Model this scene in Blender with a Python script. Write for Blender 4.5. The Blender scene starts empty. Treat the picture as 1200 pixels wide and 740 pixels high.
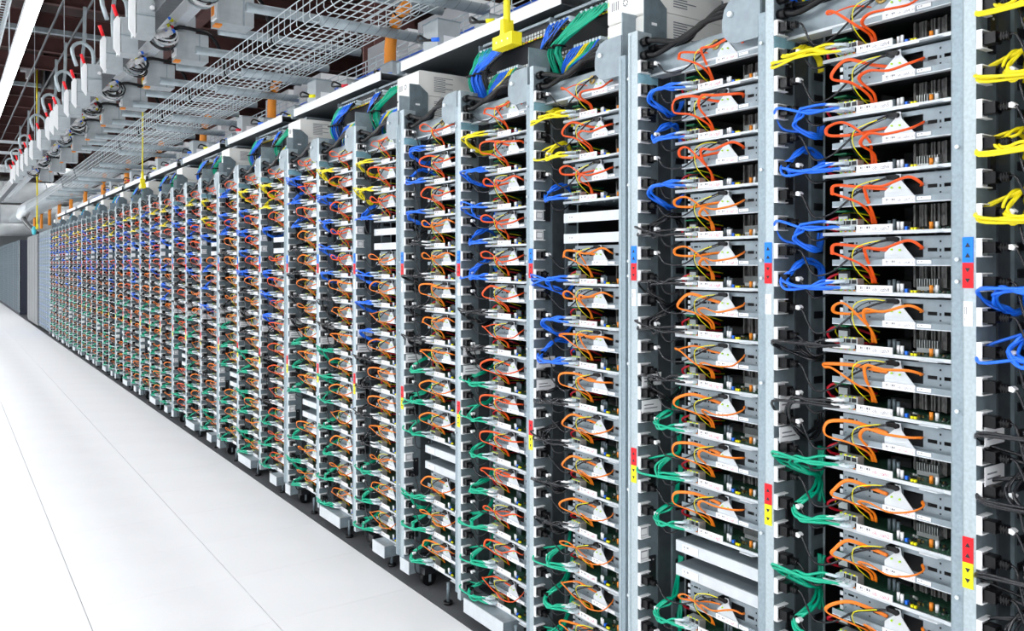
import bpy, math, random
from mathutils import Vector
R = math.radians
rnd = random.Random(7)
C = bpy.context.scene.collection
SC = bpy.context.scene

# ------------------------------------------------------------------ camera
cam = bpy.data.objects.new('camera', bpy.data.cameras.new('camera'))
C.objects.link(cam)
cam.location = (0, 0, 1.42)
cam.rotation_euler = (R(90), 0, -math.atan2(664, 964))
cam.data.sensor_width = 36
cam.data.lens = 964 / 1200 * 36
cam.data.shift_y = -0.05
cam.data.clip_start = 0.05
cam.data.clip_end = 200
SC.camera = cam

# ------------------------------------------------------------------ world, exposure
w = bpy.data.worlds.new('world'); SC.world = w; w.use_nodes = True
w.node_tree.nodes['Background'].inputs[0].default_value = (0.75, 0.85, 1, 1)
w.node_tree.nodes['Background'].inputs[1].default_value = 0.3
SC.view_settings.view_transform = 'Standard'
SC.view_settings.look = 'None'
SC.view_settings.gamma = 1
SC.view_settings.exposure = -0.97

# ------------------------------------------------------------------ area lights: the aisle tube strip, plus unseen lights added as fill
FIX_Z = 3.30
FIX_X = (0.525, -1.6, -3.7)  # aisle strip first, then unseen rows added to light the rack fronts
def area(x, y, z, sx, sy, power, rot=(0, 0, 0), col=(0.97, 0.985, 1.0)):
    l = bpy.data.lights.new('tube_and_fill_light', 'AREA'); l.shape = 'RECTANGLE'; l.size = sx; l.size_y = sy
    l.energy = power; l.color = col
    o = bpy.data.objects.new('tube_and_fill_light', l); C.objects.link(o); o.location = (x, y, z); o.rotation_euler = rot
    return o
for fx, pw in zip(FIX_X, (24, 80, 290)):
    for i in range(-3, 13):
        area(fx, -3.6 + i * 4.0, FIX_Z - 0.012, 0.085, 3.9, pw)
for i in range(-3, 9):  # added fill lights with no fixture, brightening the racks and what stands behind
    area(3.1, 0.5 + i * 4.0, 4.6, 0.12, 3.6, 70)
    area(1.3, 0.5 + i * 4.0, 5.3, 0.10, 3.6, 30)

# ------------------------------------------------------------------ materials
def mat(name, col, rough=0.5, metal=0.0, speck=0.0, scale=60, emit=None, estr=0, bump=0.0, trans=0.0, spec=None):
    m = bpy.data.materials.new(name); m.use_nodes = True
    nt = m.node_tree; b = nt.nodes['Principled BSDF']
    b.inputs['Base Color'].default_value = (*col, 1)
    b.inputs['Roughness'].default_value = rough
    b.inputs['Metallic'].default_value = metal
    if spec is not None: b.inputs['Specular IOR Level'].default_value = spec
    if trans: b.inputs['Transmission Weight'].default_value = trans
    if emit:
        b.inputs['Emission Color'].default_value = (*emit, 1); b.inputs['Emission Strength'].default_value = estr
    if speck or bump:
        tc = nt.nodes.new('ShaderNodeTexCoord'); n = nt.nodes.new('ShaderNodeTexNoise')
        n.inputs['Scale'].default_value = scale; n.inputs['Detail'].default_value = 4
        nt.links.new(tc.outputs['Object'], n.inputs['Vector'])
        if speck:
            r = nt.nodes.new('ShaderNodeValToRGB')
            r.color_ramp.elements[0].position = 0.3; r.color_ramp.elements[1].position = 0.7
            r.color_ramp.elements[0].color = (*[c * (1 - speck) for c in col], 1)
            r.color_ramp.elements[1].color = (*[min(1, c * (1 + speck)) for c in col], 1)
            nt.links.new(n.outputs['Fac'], r.inputs[0]); nt.links.new(r.outputs[0], b.inputs['Base Color'])
        if bump:
            bp = nt.nodes.new('ShaderNodeBump'); bp.inputs['Strength'].default_value = bump
            bp.inputs['Distance'].default_value = 0.01
            nt.links.new(n.outputs['Fac'], bp.inputs['Height']); nt.links.new(bp.outputs[0], b.inputs['Normal'])
    return m
M = dict(
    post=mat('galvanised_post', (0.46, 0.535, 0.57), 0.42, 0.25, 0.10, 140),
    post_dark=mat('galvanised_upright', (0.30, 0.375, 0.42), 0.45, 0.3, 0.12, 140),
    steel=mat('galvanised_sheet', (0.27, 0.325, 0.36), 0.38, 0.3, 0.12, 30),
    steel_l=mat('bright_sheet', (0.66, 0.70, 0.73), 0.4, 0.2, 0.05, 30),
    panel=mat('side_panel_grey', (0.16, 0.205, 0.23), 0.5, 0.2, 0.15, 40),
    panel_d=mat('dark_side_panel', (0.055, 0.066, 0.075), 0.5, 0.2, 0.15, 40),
    black=mat('black_plastic', (0.012, 0.013, 0.016), 0.35),
    rubber=mat('black_rubber', (0.005, 0.005, 0.006), 0.28, spec=0.3),
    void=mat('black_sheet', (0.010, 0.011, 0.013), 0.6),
    fin=mat('dark_fins', (0.16, 0.155, 0.15), 0.5, 0.3, 0.3, 90),
    finl=mat('light_fins', (0.55, 0.58, 0.58), 0.35, 0.6),
    pcb=mat('circuit_board_green', (0.02, 0.075, 0.045), 0.5, 0, 0.6, 160),
    green_card=mat('riser_green', (0.0, 0.20, 0.08), 0.5),
    white=mat('white_plastic', (0.86, 0.87, 0.88), 0.4),
    cream=mat('cream_plastic', (0.90, 0.89, 0.85), 0.45),
    clear=mat('pale_plug', (0.62, 0.72, 0.78), 0.25),
    orange=mat('orange_red_cable', (0.92, 0.10, 0.008), 0.4),
    orange2=mat('orange_cable', (0.95, 0.23, 0.012), 0.4),
    blue=mat('blue_cable', (0.015, 0.17, 0.88), 0.3),
    green=mat('green_cable', (0.0, 0.43, 0.25), 0.35),
    yellow=mat('yellow_cable', (0.95, 0.80, 0.01), 0.35),
    cord=mat('black_cable', (0.014, 0.015, 0.018), 0.20),
    red=mat('red_wire', (0.65, 0.01, 0.03), 0.4),
    led=mat('lime_screw', (0.45, 0.75, 0.02), 0.4),
    amber=mat('amber_part', (0.9, 0.28, 0.02), 0.4),
    sblue=mat('sign_blue', (0.0, 0.215, 0.93), 0.5),
    sred=mat('sign_red', (0.93, 0.0, 0.01), 0.5),
    syel=mat('sign_yellow', (0.95, 0.88, 0.0), 0.5),
    ink=mat('ink', (0.02, 0.02, 0.025), 0.6),
    inkr=mat('pink_ink', (0.60, 0.16, 0.22), 0.6),
    inkg=mat('grey_ink', (0.20, 0.20, 0.23), 0.6),
    film=mat('pale_blue_film', (0.25, 0.47, 0.56), 0.25, 0, 0.25, 20),
    brass=mat('brass', (0.55, 0.38, 0.12), 0.3, 0.9),
    conduit=mat('orange_conduit', (0.90, 0.30, 0.02), 0.45),
    pipe=mat('grey_pipe', (0.36, 0.42, 0.45), 0.45, 0.2, 0.15, 12),
    wire=mat('zinc_wire', (0.62, 0.68, 0.71), 0.35, 0.4),
    boxg=mat('grey_junction_box', (0.42, 0.46, 0.48), 0.45, 0.1, 0.06, 25),
    busd=mat('dark_busway', (0.09, 0.10, 0.11), 0.45, 0.3, 0.2, 30),
    tube=mat('lit_tube', (1, 1, 1), 0.4, emit=(0.93, 0.98, 1.0), estr=16),
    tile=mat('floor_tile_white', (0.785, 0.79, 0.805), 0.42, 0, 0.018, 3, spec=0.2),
    tile_d=mat('floor_tile_dark', (0.10, 0.103, 0.11), 0.30, 0, 0.1, 3),  # darker tone for the tile columns beneath the rack row
    sub=mat('dark_subfloor', (0.10, 0.10, 0.115), 0.7),
    brown=mat('dark_red_brown_steel', (0.045, 0.018, 0.016), 0.7, 0, 0.25, 3),
    brown2=mat('red_brown_beam', (0.13, 0.055, 0.05), 0.6, 0, 0.2, 3),
    duct=mat('silver_duct', (0.80, 0.84, 0.86), 0.35, 0.1, 0.08, 4),
    wall=mat('pale_wall', (0.55, 0.58, 0.60), 0.6, 0, 0.04, 2),
    cab=mat('dark_blue_cabinet', (0.025, 0.03, 0.05), 0.45, 0.2, 0.3, 40),
    cabg=mat('grey_cabinet', (0.22, 0.23, 0.235), 0.5, 0.1, 0.05, 10),
    aqua=mat('aqua_cable', (0.05, 0.55, 0.65), 0.4),
)
# printed label: white paper with a barcode block and fine print, flat print only
def label_mat(name, seed):
    m = bpy.data.materials.new(name); m.use_nodes = True; nt = m.node_tree; N = nt.nodes; L = nt.links
    b = N['Principled BSDF']; b.inputs['Roughness'].default_value = 0.45
    tc = N.new('ShaderNodeTexCoord'); sp = N.new('ShaderNodeSeparateXYZ'); L.new(tc.outputs['Generated'], sp.inputs[0])
    def math_(op, a, bb):
        n = N.new('ShaderNodeMath'); n.operation = op
        for i, v in enumerate((a, bb)):
            if isinstance(v, (int, float)): n.inputs[i].default_value = v
            else: L.new(v, n.inputs[i])
        return n.outputs[0]
    y = math_('SUBTRACT', 1.0, sp.outputs['Y']); z = sp.outputs['Z']
    wn = N.new('ShaderNodeTexWhiteNoise'); wn.noise_dimensions = '1D'
    L.new(math_('ADD', math_('FLOOR', math_('MULTIPLY', y, 90), 0), seed), wn.inputs['W'])
    bars = math_('GREATER_THAN', wn.outputs['Value'], 0.45)
    def rng(v, a, c): return math_('MULTIPLY', math_('GREATER_THAN', v, a), math_('LESS_THAN', v, c))
    bc = math_('MULTIPLY', bars, math_('MULTIPLY', rng(y, 0.1, 0.42), rng(z, 0.48, 0.78)))
    tx = math_('MULTIPLY', math_('GREATER_THAN', wn.outputs['Value'], 0.6), math_('MULTIPLY', rng(y, 0.1, 0.36), rng(z, 0.22, 0.34)))
    f = math_('MAXIMUM', bc, tx)
    mx = N.new('ShaderNodeMix'); mx.data_type = 'RGBA'
    mx.inputs['A'].default_value = (0.88, 0.89, 0.91, 1); mx.inputs['B'].default_value = (0.12, 0.12, 0.14, 1)
    L.new(f, mx.inputs['Factor']); L.new(mx.outputs['Result'], b.inputs['Base Color'])
    return m
M['label'] = label_mat('printed_label', 3.0)

# ------------------------------------------------------------------ mesh helpers
class MB:
    def __init__(s): s.v = []; s.f = []; s.m = []; s.mats = []; s.sm = []
    def mi(s, name):
        if name not in s.mats: s.mats.append(name)
        return s.mats.index(name)
    def quad(s, pts, m):
        k = len(s.v); s.v += [tuple(p) for p in pts]; s.f.append(tuple(range(k, k + len(pts)))); s.m.append(s.mi(m)); s.sm.append(False)
    def box(s, x0, x1, y0, y1, z0, z1, m):
        if x0 > x1: x0, x1 = x1, x0
        if y0 > y1: y0, y1 = y1, y0
        if z0 > z1: z0, z1 = z1, z0
        k = len(s.v)
        s.v += [(x0, y0, z0), (x1, y0, z0), (x1, y1, z0), (x0, y1, z0), (x0, y0, z1), (x1, y0, z1), (x1, y1, z1), (x0, y1, z1)]
        for f in ((0, 3, 2, 1), (4, 5, 6, 7), (0, 1, 5, 4), (1, 2, 6, 5), (2, 3, 7, 6), (3, 0, 4, 7)):
            s.f.append(tuple(k + i for i in f)); s.m.append(s.mi(m)); s.sm.append(False)
        return s
    def prism(s, poly, axis, a, b, m):
        # poly: 2D points; axis 'x': poly=(y,z), 'y': poly=(x,z), 'z': poly=(x,y)
        def P(p, t): return {'x': (t, p[0], p[1]), 'y': (p[0], t, p[1]), 'z': (p[0], p[1], t)}[axis]
        k = len(s.v); n = len(poly)
        s.v += [P(p, a) for p in poly] + [P(p, b) for p in poly]
        s.f.append(tuple(range(k, k + n))); s.f.append(tuple(range(k + 2 * n - 1, k + n - 1, -1)))
        s.m += [s.mi(m)] * 2; s.sm += [False] * 2
        for i in range(n):
            j = (i + 1) % n
            s.f.append((k + j, k + i, k + n + i, k + n + j)); s.m.append(s.mi(m)); s.sm.append(False)
        return s
    def tube(s, pts, r, m, n=6, flat=None, smooth=3, cap=True, radii=None):
        P = [Vector(p) for p in pts]
        if smooth and len(P) > 2:
            Q = []
            rr = []
            for i in range(len(P) - 1):
                p0 = P[max(i - 1, 0)]; p1 = P[i]; p2 = P[i + 1]; p3 = P[min(i + 2, len(P) - 1)]
                for t in range(smooth):
                    u = t / smooth
                    Q.append(0.5 * ((2 * p1) + (p2 - p0) * u + (2 * p0 - 5 * p1 + 4 * p2 - p3) * u * u + (3 * p1 - p0 - 3 * p2 + p3) * u ** 3))
            Q.append(P[-1]); P = Q
        k = len(s.v); up = None
        for i, p in enumerate(P):
            d = (P[min(i + 1, len(P) - 1)] - P[max(i - 1, 0)])
            if d.length < 1e-9: d = Vector((0, 0, 1))
            d.normalize()
            if up is None:
                up = Vector((1, 0, 0)) if abs(d.x) < 0.9 else Vector((0, 0, 1))
            a = (up - d * up.dot(d))
            if a.length < 1e-4: a = d.orthogonal()
            a.normalize(); bvec = d.cross(a); up = a
            ra, rb = (r, r) if not flat else (r * flat, r)
            for q in range(n):
                an = 2 * math.pi * q / n
                s.v.append(tuple(p + a * (math.cos(an) * ra) + bvec * (math.sin(an) * rb)))
        for i in range(len(P) - 1):
            for q in range(n):
                q2 = (q + 1) % n
                s.f.append((k + i * n + q, k + i * n + q2, k + (i + 1) * n + q2, k + (i + 1) * n + q)); s.m.append(s.mi(m)); s.sm.append(n > 4)
        if cap:
            s.f.append(tuple(k + q for q in reversed(range(n)))); s.m.append(s.mi(m)); s.sm.append(False)
            e = k + (len(P) - 1) * n
            s.f.append(tuple(e + q for q in range(n))); s.m.append(s.mi(m)); s.sm.append(False)
        return s
    def cyl(s, p, q, r, m, n=10): return s.tube([p, q], r, m, n, smooth=0)
    def merge(s, o, off=(0, 0, 0)):
        k = len(s.v); s.v += [(a + off[0], b + off[1], c + off[2]) for a, b, c in o.v]
        mp = [s.mi(x) for x in o.mats]
        s.f += [tuple(i + k for i in f) for f in o.f]; s.m += [mp[i] for i in o.m]; s.sm += o.sm
        return s
    def mesh(s, name):
        me = bpy.data.meshes.new(name); me.from_pydata(s.v, [], s.f)
        for x in s.mats: me.materials.append(M[x])
        me.polygons.foreach_set('material_index', s.m); me.polygons.foreach_set('use_smooth', s.sm)
        me.update(); return me
def link(name, me, parent=None, loc=(0, 0, 0), rot=None):
    o = bpy.data.objects.new(name, me); C.objects.link(o); o.location = loc
    if rot: o.rotation_euler = rot
    if parent is not None: o.parent = parent
    return o
def ob(name, mb, parent=None, loc=(0, 0, 0)): return link(name, mb.mesh(name), parent, loc)
def empty(name, label, cat, loc=(0, 0, 0), group=None):
    o = bpy.data.objects.new(name, None); C.objects.link(o); o.location = loc; o.empty_display_size = 0.05
    return tag(o, label, cat, group)
def tag(o, label=None, cat=None, group=None, kind=None):
    if label: o['label'] = label
    if cat: o['category'] = cat
    if group: o['group'] = group
    if kind: o['kind'] = kind
    return o
ONES = ['', 'first', 'second', 'third', 'fourth', 'fifth', 'sixth', 'seventh', 'eighth', 'ninth', 'tenth', 'eleventh', 'twelfth',
        'thirteenth', 'fourteenth', 'fifteenth', 'sixteenth', 'seventeenth', 'eighteenth', 'nineteenth', 'twentieth']
def nth(n):
    if n <= 20: return ONES[n]
    if n == 30: return 'thirtieth'
    return ('twenty-' if n < 30 else 'thirty-') + ONES[n % 10]
_txt = {}
def text_mesh(t, size, mname):
    key = (t, size, mname)
    if key in _txt: return _txt[key]
    cu = bpy.data.curves.new('t', 'FONT'); cu.body = t; cu.size = size; cu.resolution_u = 1
    o = bpy.data.objects.new('t', cu); C.objects.link(o)
    bpy.context.view_layer.update()
    me = bpy.data.meshes.new_from_object(o.evaluated_get(bpy.context.evaluated_depsgraph_get()))
    bpy.data.objects.remove(o); me.materials.clear(); me.materials.append(M[mname])
    # text plane XY -> lies on a face whose normal is -X, reading towards -Y
    for v in me.vertices: v.co = (0.0, -v.co.x, v.co.y)
    me.name = 'lettering'; _txt[key] = me; return me

# ------------------------------------------------------------------ setting
XF = 1.70                          # plane of the rack fronts
col_x = [0.47 + 0.606 * i for i in range(-5, 6)]
flo = MB().box(-6, 9, -18, 60, -0.06, -0.012, 'sub'); floor = ob('floor', flo); tag(floor, kind='structure')
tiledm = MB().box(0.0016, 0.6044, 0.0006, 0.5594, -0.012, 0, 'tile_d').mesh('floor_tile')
tileme = MB().box(0.0016, 0.6044, 0.0006, 0.5594, -0.012, 0, 'tile').mesh('floor_tile')
y0t = -0.70 + 0.0 - 0.0
y_off = 4.893 - 0.5555 * 12        # joints measured at 4.893, 4.337, 3.786
rest = MB()
near_cols = (-1, 0, 1)
for ci in range(-8, 12):
    x = 0.47 + 0.606 * ci
    for ri in range(-34, 90):
        y = y_off + 0.5555 * ri
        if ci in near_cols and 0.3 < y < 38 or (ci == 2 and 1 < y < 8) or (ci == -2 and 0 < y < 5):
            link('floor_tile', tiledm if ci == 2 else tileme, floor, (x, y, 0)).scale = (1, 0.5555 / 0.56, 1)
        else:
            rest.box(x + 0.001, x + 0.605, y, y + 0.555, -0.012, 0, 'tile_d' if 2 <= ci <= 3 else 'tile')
tag(ob('floor_tile', rest, floor), kind='stuff')
tag(ob('ceiling', MB().box(-6, 9, -18, 60, 6.0, 6.1, 'brown')), kind='structure')
tag(ob('wall_far', MB().box(-6, 9, 52, 52.2, 0, 6, 'wall')), kind='structure')
tag(ob('wall_left', MB().box(-6.2, -6, -18, 52, 0, 6, 'wall')), kind='structure')
tag(ob('wall_right', MB().box(9, 9.2, -18, 52, 0, 6, 'brown')), kind='structure')
tag(ob('wall_back', MB().box(-6, 9, -18.2, -18, 0, 6, 'wall')), kind='structure')
ceil = bpy.data.objects['ceiling']
def ibeam_x(y, z, h, wd, m):
    b = MB(); b.box(-6, 9, y - wd / 2, y + wd / 2, z, z + 0.015, m); b.box(-6, 9, y - 0.01, y + 0.01, z, z + h, m)
    b.box(-6, 9, y - wd / 2, y + wd / 2, z + h - 0.015, z + h, m); return b
for i in range(24):
    ob('ceiling_beam', ibeam_x(3.0 + i * 1.7, 5.55, 0.3, 0.10, 'brown2'), ceil)
for i in range(6):
    b = MB(); x = -3.5 + i * 2.3
    b.box(x - 0.1, x + 0.1, -6, 52, 5.35, 5.37, 'brown2'); b.box(x - 0.01, x + 0.01, -6, 52, 5.37, 5.8, 'brown2')
    ob('ceiling_girder', b, ceil)
# pale strut pieces under the ceiling
for i, (y, xs) in enumerate([(7.2, (0.2, 1.0)), (7.2, (1.5, 2.1)), (9.6, (0.3, 1.3)), (9.6, (1.7, 2.2)), (12.4, (0.2, 2.0)), (16, (0.3, 2.4)), (21, (0.3, 2.6))]):
    ob('ceiling_strut', MB().box(xs[0], xs[1], y - 0.05, y + 0.05, 5.35, 5.43, 'pipe'), ceil)
for i, k in enumerate((0.46, 0.369, 0.62)):
    zz = 5.2
    ob('ceiling_conduit', MB().cyl((k * (zz - 1.42), -2, zz), (k * (zz - 1.42), 40, zz), 0.018, 'busd', 8), ceil)
# steel columns of the hall
for i, (x, y) in enumerate(((4.2, 8.6), (4.2, 15.5))):
    b = MB(); b.box(x - 0.25, x + 0.25, y - 0.16, y - 0.14, 0, 5.55, 'brown2'); b.box(x - 0.25, x + 0.25, y + 0.14, y + 0.16, 0, 5.55, 'brown2')
    b.box(x - 0.01, x + 0.01, y - 0.15, y + 0.15, 0, 5.55, 'brown2')
    tag(ob('trim_%d' % (i + 1), b), kind='structure')

# ------------------------------------------------------------------ hanging tube fixtures: the aisle strip and the added left fill rows
for fi, fx in enumerate(FIX_X):
    t = empty('strip_light', ('long white fluorescent strip hanging above the aisle beside the server racks',
                              'added fluorescent strip left of the aisle strip, unseen fill for the racks',
                              'added fluorescent strip farthest left, unseen fill for the rack fronts')[fi], 'ceiling light', (fx, 0, FIX_Z), 'fluorescent strips')
    for i in range(-3, 13):
        y = -3.6 + i * 4.0
        ob('housing', MB().prism([(-0.055, 0.02), (-0.045, 0.0), (0.045, 0.0), (0.055, 0.02), (0.03, 0.06), (-0.03, 0.06)], 'y', y - 1.97, y + 1.97, 'white'), t)
        ob('lit_tube', MB().box(-0.046, 0.046, y - 1.96, y + 1.96, -0.008, 0.002, 'tube'), t)
        ob('hanger', MB().cyl((0, y + 1.2, 0.05), (0, y + 1.2, 2.68), 0.006, 'wire', 6), t)

# ------------------------------------------------------------------ server tray prototypes (local: x into rack, -y along row, z up)
def gridplate(b, x, us, zs, holes, m):
    for i in range(len(us) - 1):
        for j in range(len(zs) - 1):
            if (i, j) in holes: continue
            b.quad([(x, -us[i], zs[j]), (x, -us[i + 1], zs[j]), (x, -us[i + 1], zs[j + 1]), (x, -us[i], zs[j + 1])], m)
UW = 0.432                        # clear width of a bay
def m_tray(full):
    b = MB()
    b.box(0.05, 0.56, -0.108, -UW, -0.014, -0.011, 'steel')
    b.box(0.049, 0.052, -0.106, -UW, -0.0145, -0.0065, 'steel_l')
    if full:
        b.box(0.05, 0.56, -UW, -UW + 0.002, -0.014, 0.004, 'steel')
        for i in range(7): b.cyl((0.10 + 0.0, -0.13 - i * 0.045, -0.0155), (0.10, -0.13 - i * 0.045, -0.014), 0.003, 'steel_l', 6)
        b.prism([(0.05, -0.345), (0.036, -0.352), (0.036, -0.392), (0.05, -0.40)], 'z', -0.0145, -0.0125, 'steel_l')
    return b
def m_board():
    b = MB(); b.box(0.06, 0.46, -0.12, -UW + 0.004, -0.008, -0.006, 'pcb')
    r = random.Random(4)
    for i in range(26):
        u = r.uniform(0.29, 0.42); s = r.uniform(0.06, 0.14); a = r.uniform(0.002, 0.006)
        b.box(s, s + a, -u, -u - a, -0.006, -0.006 + r.uniform(0.002, 0.006), r.choice(['black', 'finl', 'pcb', 'cream', 'brass']))
    return b
def m_ports():
    b = MB(); b.box(0.052, 0.078, -0.150, -0.196, -0.006, 0.023, 'finl')
    for i in range(3):
        for j in range(2):
            u = 0.1525 + i * 0.0148
            b.box(0.0505, 0.054, -u, -u - 0.011, -0.003 + j * 0.014, 0.006 + j * 0.014, 'black')
    for i in range(4):
        b.box(0.0498, 0.054, -0.152 - i * 0.0115, -0.156 - i * 0.0115, -0.0065, -0.0035, ('led', 'amber')[i % 2])
        b.box(0.0498, 0.054, -0.152 - i * 0.0115, -0.156 - i * 0.0115, 0.0215, 0.0245, ('led', 'syel')[i % 2])
    return b
def m_parts():
    b = MB()
    b.cyl((0.066, -0.288, -0.006), (0.066, -0.288, 0.013), 0.0038, 'white', 8)
    b.cyl((0.062, -0.299, -0.006), (0.062, -0.299, 0.013), 0.0038, 'white', 8)
    b.box(0.060, 0.068, -0.306, -0.312, -0.006, 0.002, 'blue'); b.box(0.060, 0.068, -0.315, -0.320, -0.006, 0.002, 'black')
    b.box(0.056, 0.062, -0.3215, -0.3265, -0.0065, -0.001, 'syel'); b.box(0.056, 0.062, -0.329, -0.334, -0.0065, -0.001, 'syel')
    b.cyl((0.075, -0.358, -0.006), (0.075, -0.358, 0.011), 0.0042, 'amber', 8)
    b.cyl((0.075, -0.371, -0.006), (0.075, -0.371, 0.011), 0.004, 'white', 8)
    b.cyl((0.11, -0.24, -0.006), (0.11, -0.24, 0.02), 0.004, 'panel', 8); b.cyl((0.11, -0.252, -0.006), (0.11, -0.252, 0.022), 0.004, 'panel', 8)
    b.cyl((0.11, -0.262, -0.006), (0.11, -0.262, 0.018), 0.004, 'panel', 8)
    return b
def m_fins_light():
    b = MB(); b.box(0.12, 0.19, -0.300, -0.350, -0.004, 0.006, 'finl'); b.box(0.12, 0.19, -0.385, -UW + 0.004, -0.004, 0.006, 'finl')
    for i in range(9): b.box(0.12, 0.19, -0.300 - i * 0.0058, -0.3015 - i * 0.0058, 0.006, 0.024, 'finl')
    for i in range(8): b.box(0.12, 0.19, -0.385 - i * 0.0058, -0.3865 - i * 0.0058, 0.006, 0.024, 'finl')
    return b
def m_fins_dark():
    b = MB()
    r = random.Random(2)
    for i in range(22):
        u = 0.283 + i * 0.0072
        if u > UW + 0.01: break
        if i % 7 == 5: continue
        b.box(0.125 + r.uniform(0, 0.012), 0.40, -u, -u - r.uniform(.0035, .0058), 0.004, 0.054, 'fin')
    b.box(0.16, 0.40, -0.28, -UW - 0.01, 0.0, 0.006, 'fin')
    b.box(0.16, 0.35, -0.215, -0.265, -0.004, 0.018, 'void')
    return b
def m_plate(full):
    b = MB()
    u0, u1 = 0.150, UW
    if full:
        us = [u0, .155, .1575, .163, .178, .183, .187, .193, .210, .216, .220, .226, .243, .300, .345, .350, .355, .376, .381, .385, .391, .412, .417, .421, .426, u1]
        zs = [.058, .072, .0755, .0845, .0905, .0925, .104, .1085, .119]
        holes = set()
        for i in (3, 7, 11, 16, 20, 24): holes.add((i, 3)); holes.add((i, 4)) if i > 14 else None
        for i in (5, 9, 18, 22): holes.add((i, 3))
        for i in (1, 5, 9, 18, 22): holes.add((i, 6))
        holes.add((3, 6))
        for i in (1, 9, 18, 22): holes.add((i, 1))
        for q in (1, 2, 3, 4, 5, 6): holes.add((13, q))  # opening cut here to stand for the shadow beside the bracket
        gridplate(b, 0.066, us, zs, holes, 'steel')
    else:
        b.box(0.066, 0.067, -u0, -u1, .058, .119, 'steel')
    b.box(0.066, 0.30, -u0, -u1, .117, .119, 'steel')
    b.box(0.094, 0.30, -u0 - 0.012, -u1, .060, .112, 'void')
    b.box(0.050, 0.067, -0.131, -u1, .053, .055, 'steel_l')
    b.box(0.050, 0.052, -0.131, -u1, .055, .0675, 'steel')
    for z in (.066, .082, .10): b.box(0.063, 0.066, -0.143, -0.151, z, z + .010, 'steel_l')
    return b
def m_bracket():
    b = MB()
    P = [(.263, .066), (.335, .066), (.303, .104), (.301, .119), (.288, .119), (.288, .105), (.263, .082)]
    b.prism([(-a, z) for a, z in P], 'x', 0.052, 0.0535, 'steel_l')
    b.cyl((0.048, -.281, .090), (0.053, -.281, .090), .0022, 'led', 8)
    b.cyl((0.048, -.300, .0885), (0.053, -.300, .0885), .0022, 'led', 8)
    b.box(0.045, 0.066, -.270, -.290, .108, .118, 'rubber'); b.cyl((0.044, -.2935, .112), (0.06, -.2935, .112), .006, 'rubber', 8)
    return b
def m_label_pcb(): return MB().box(0.0465, 0.0495, -.1965, -.2845, -.0085, .0085, 'label')
def m_label_plate():
    return MB().box(0.0475, 0.0500, -.2605, -.3365, .0535, .0685, 'label')
def m_label_small(): return MB().box(0.0470, 0.0500, -.341, -.372, .0575, .0655, 'label')
def jit(r, p, a=0.008): return (p[0] + r.uniform(-a, a) * 0.7, p[1] + r.uniform(-a, a), p[2] + r.uniform(-a, a))
def m_orange(seed, which, mname, n=6, sm=4):
    r = random.Random(seed * 10 + which); b = MB()
    if which == 0:     # loops out to the left, ends at left of the bracket
        l = r.uniform(0.125, 0.165); top = r.uniform(0.085, 0.108)
        if seed % 3 == 0:
            pts = [(0.085, -.214, .012), (0.075, -.213, .036), jit(r, (0.035, -.205, .060)), jit(r, (0.012, -.165, .086)), (0.010, -l, .080 + r.uniform(-.01, .015)), (0.022, -l + .004, top), jit(r, (0.045, -.19, .100), .004), (0.060, -.235, .092), (0.064, -.264, .089)]
        elif seed % 3 == 1:
            pts = [(0.085, -.214, .012), (0.072, -.212, .034), jit(r, (0.03, -.19, .052)), (0.006, -l, .072), (-0.002, -l - 0.012, top), jit(r, (0.02, -.195, .112), .004), (0.05, -.23, .099), (0.064, -.264, .089)]
        else:
            pts = [(0.085, -.214, .012), (0.076, -.216, .040), jit(r, (0.04, -.225, .066)), (0.006, -.195, .104), (0.0, -l - .01, .100), (0.015, -l, .083), (0.04, -.19, .080), (0.058, -.23, .086), (0.064, -.264, .089)]
        b.tube(pts, .0042, mname, n, flat=0.45, smooth=sm)
    else:
        t = r.uniform(0.088, 0.125); k = r.uniform(-0.01, 0.012)
        if seed % 2 == 0:
            pts = [(0.085, -.222, .012), (0.070, -.222, .038), jit(r, (0.03, -.226, .075)), (0.008, -.245, t), jit(r, (0.012, -.285, t - .004), .004), (0.03, -.330, .100 + k), (0.052, -.348, .095), (0.07, -.338, .090)]
        else:
            pts = [(0.085, -.222, .012), (0.072, -.224, .036), jit(r, (0.035, -.222, .060)), (0.012, -.250, .072 + k), jit(r, (0.006, -.295, .066 + k), .005), (0.02, -.340, .072 + k), (0.045, -.356, .086), (0.07, -.340, .090)]
        b.tube(pts, .0042, mname, n, flat=0.45, smooth=sm)
    return b
def m_wires(seed):
    r = random.Random(seed + 50); b = MB()
    a = r.uniform(-.01, .01)
    b.tube([(0.05, -.275, .112), (0.035, -.235, .106 + a), (0.03, -.20, .09 + a), (0.05, -.19, .05), (0.09, -.205, .01)], .0012, 'syel', 5)
    b.tube([(0.05, -.275, .110), (0.04, -.23, .100 + a), (0.035, -.19, .08), (0.055, -.185, .045), (0.09, -.20, .01)], .0011, 'cord', 5)
    b.tube([(0.16, -.18, .02), (0.12, -.12, .035 + a), (0.10, -.085, .02 + a), (0.13, -.09, -.0), (0.20, -.15, .0)], .0035, 'red', 5)
    b.tube([(0.17, -.18, .03), (0.125, -.13, .045 + a), (0.11, -.10, .028 + a), (0.14, -.10, .01), (0.20, -.16, .01)], .0018, 'syel', 5)
    return b
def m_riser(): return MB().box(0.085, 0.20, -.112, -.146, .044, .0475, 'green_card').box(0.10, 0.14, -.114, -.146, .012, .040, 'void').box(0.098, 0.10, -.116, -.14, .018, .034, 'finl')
P_ = {}
def pm(key, fn, *a):
    if key not in P_: P_[key] = fn(*a).mesh(key if isinstance(key, str) else key[0])
    return P_[key]
def txt_on(parent, t, size, mname, loc):
    o = link('lettering', text_mesh(t, size, mname), parent, loc); return o

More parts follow.
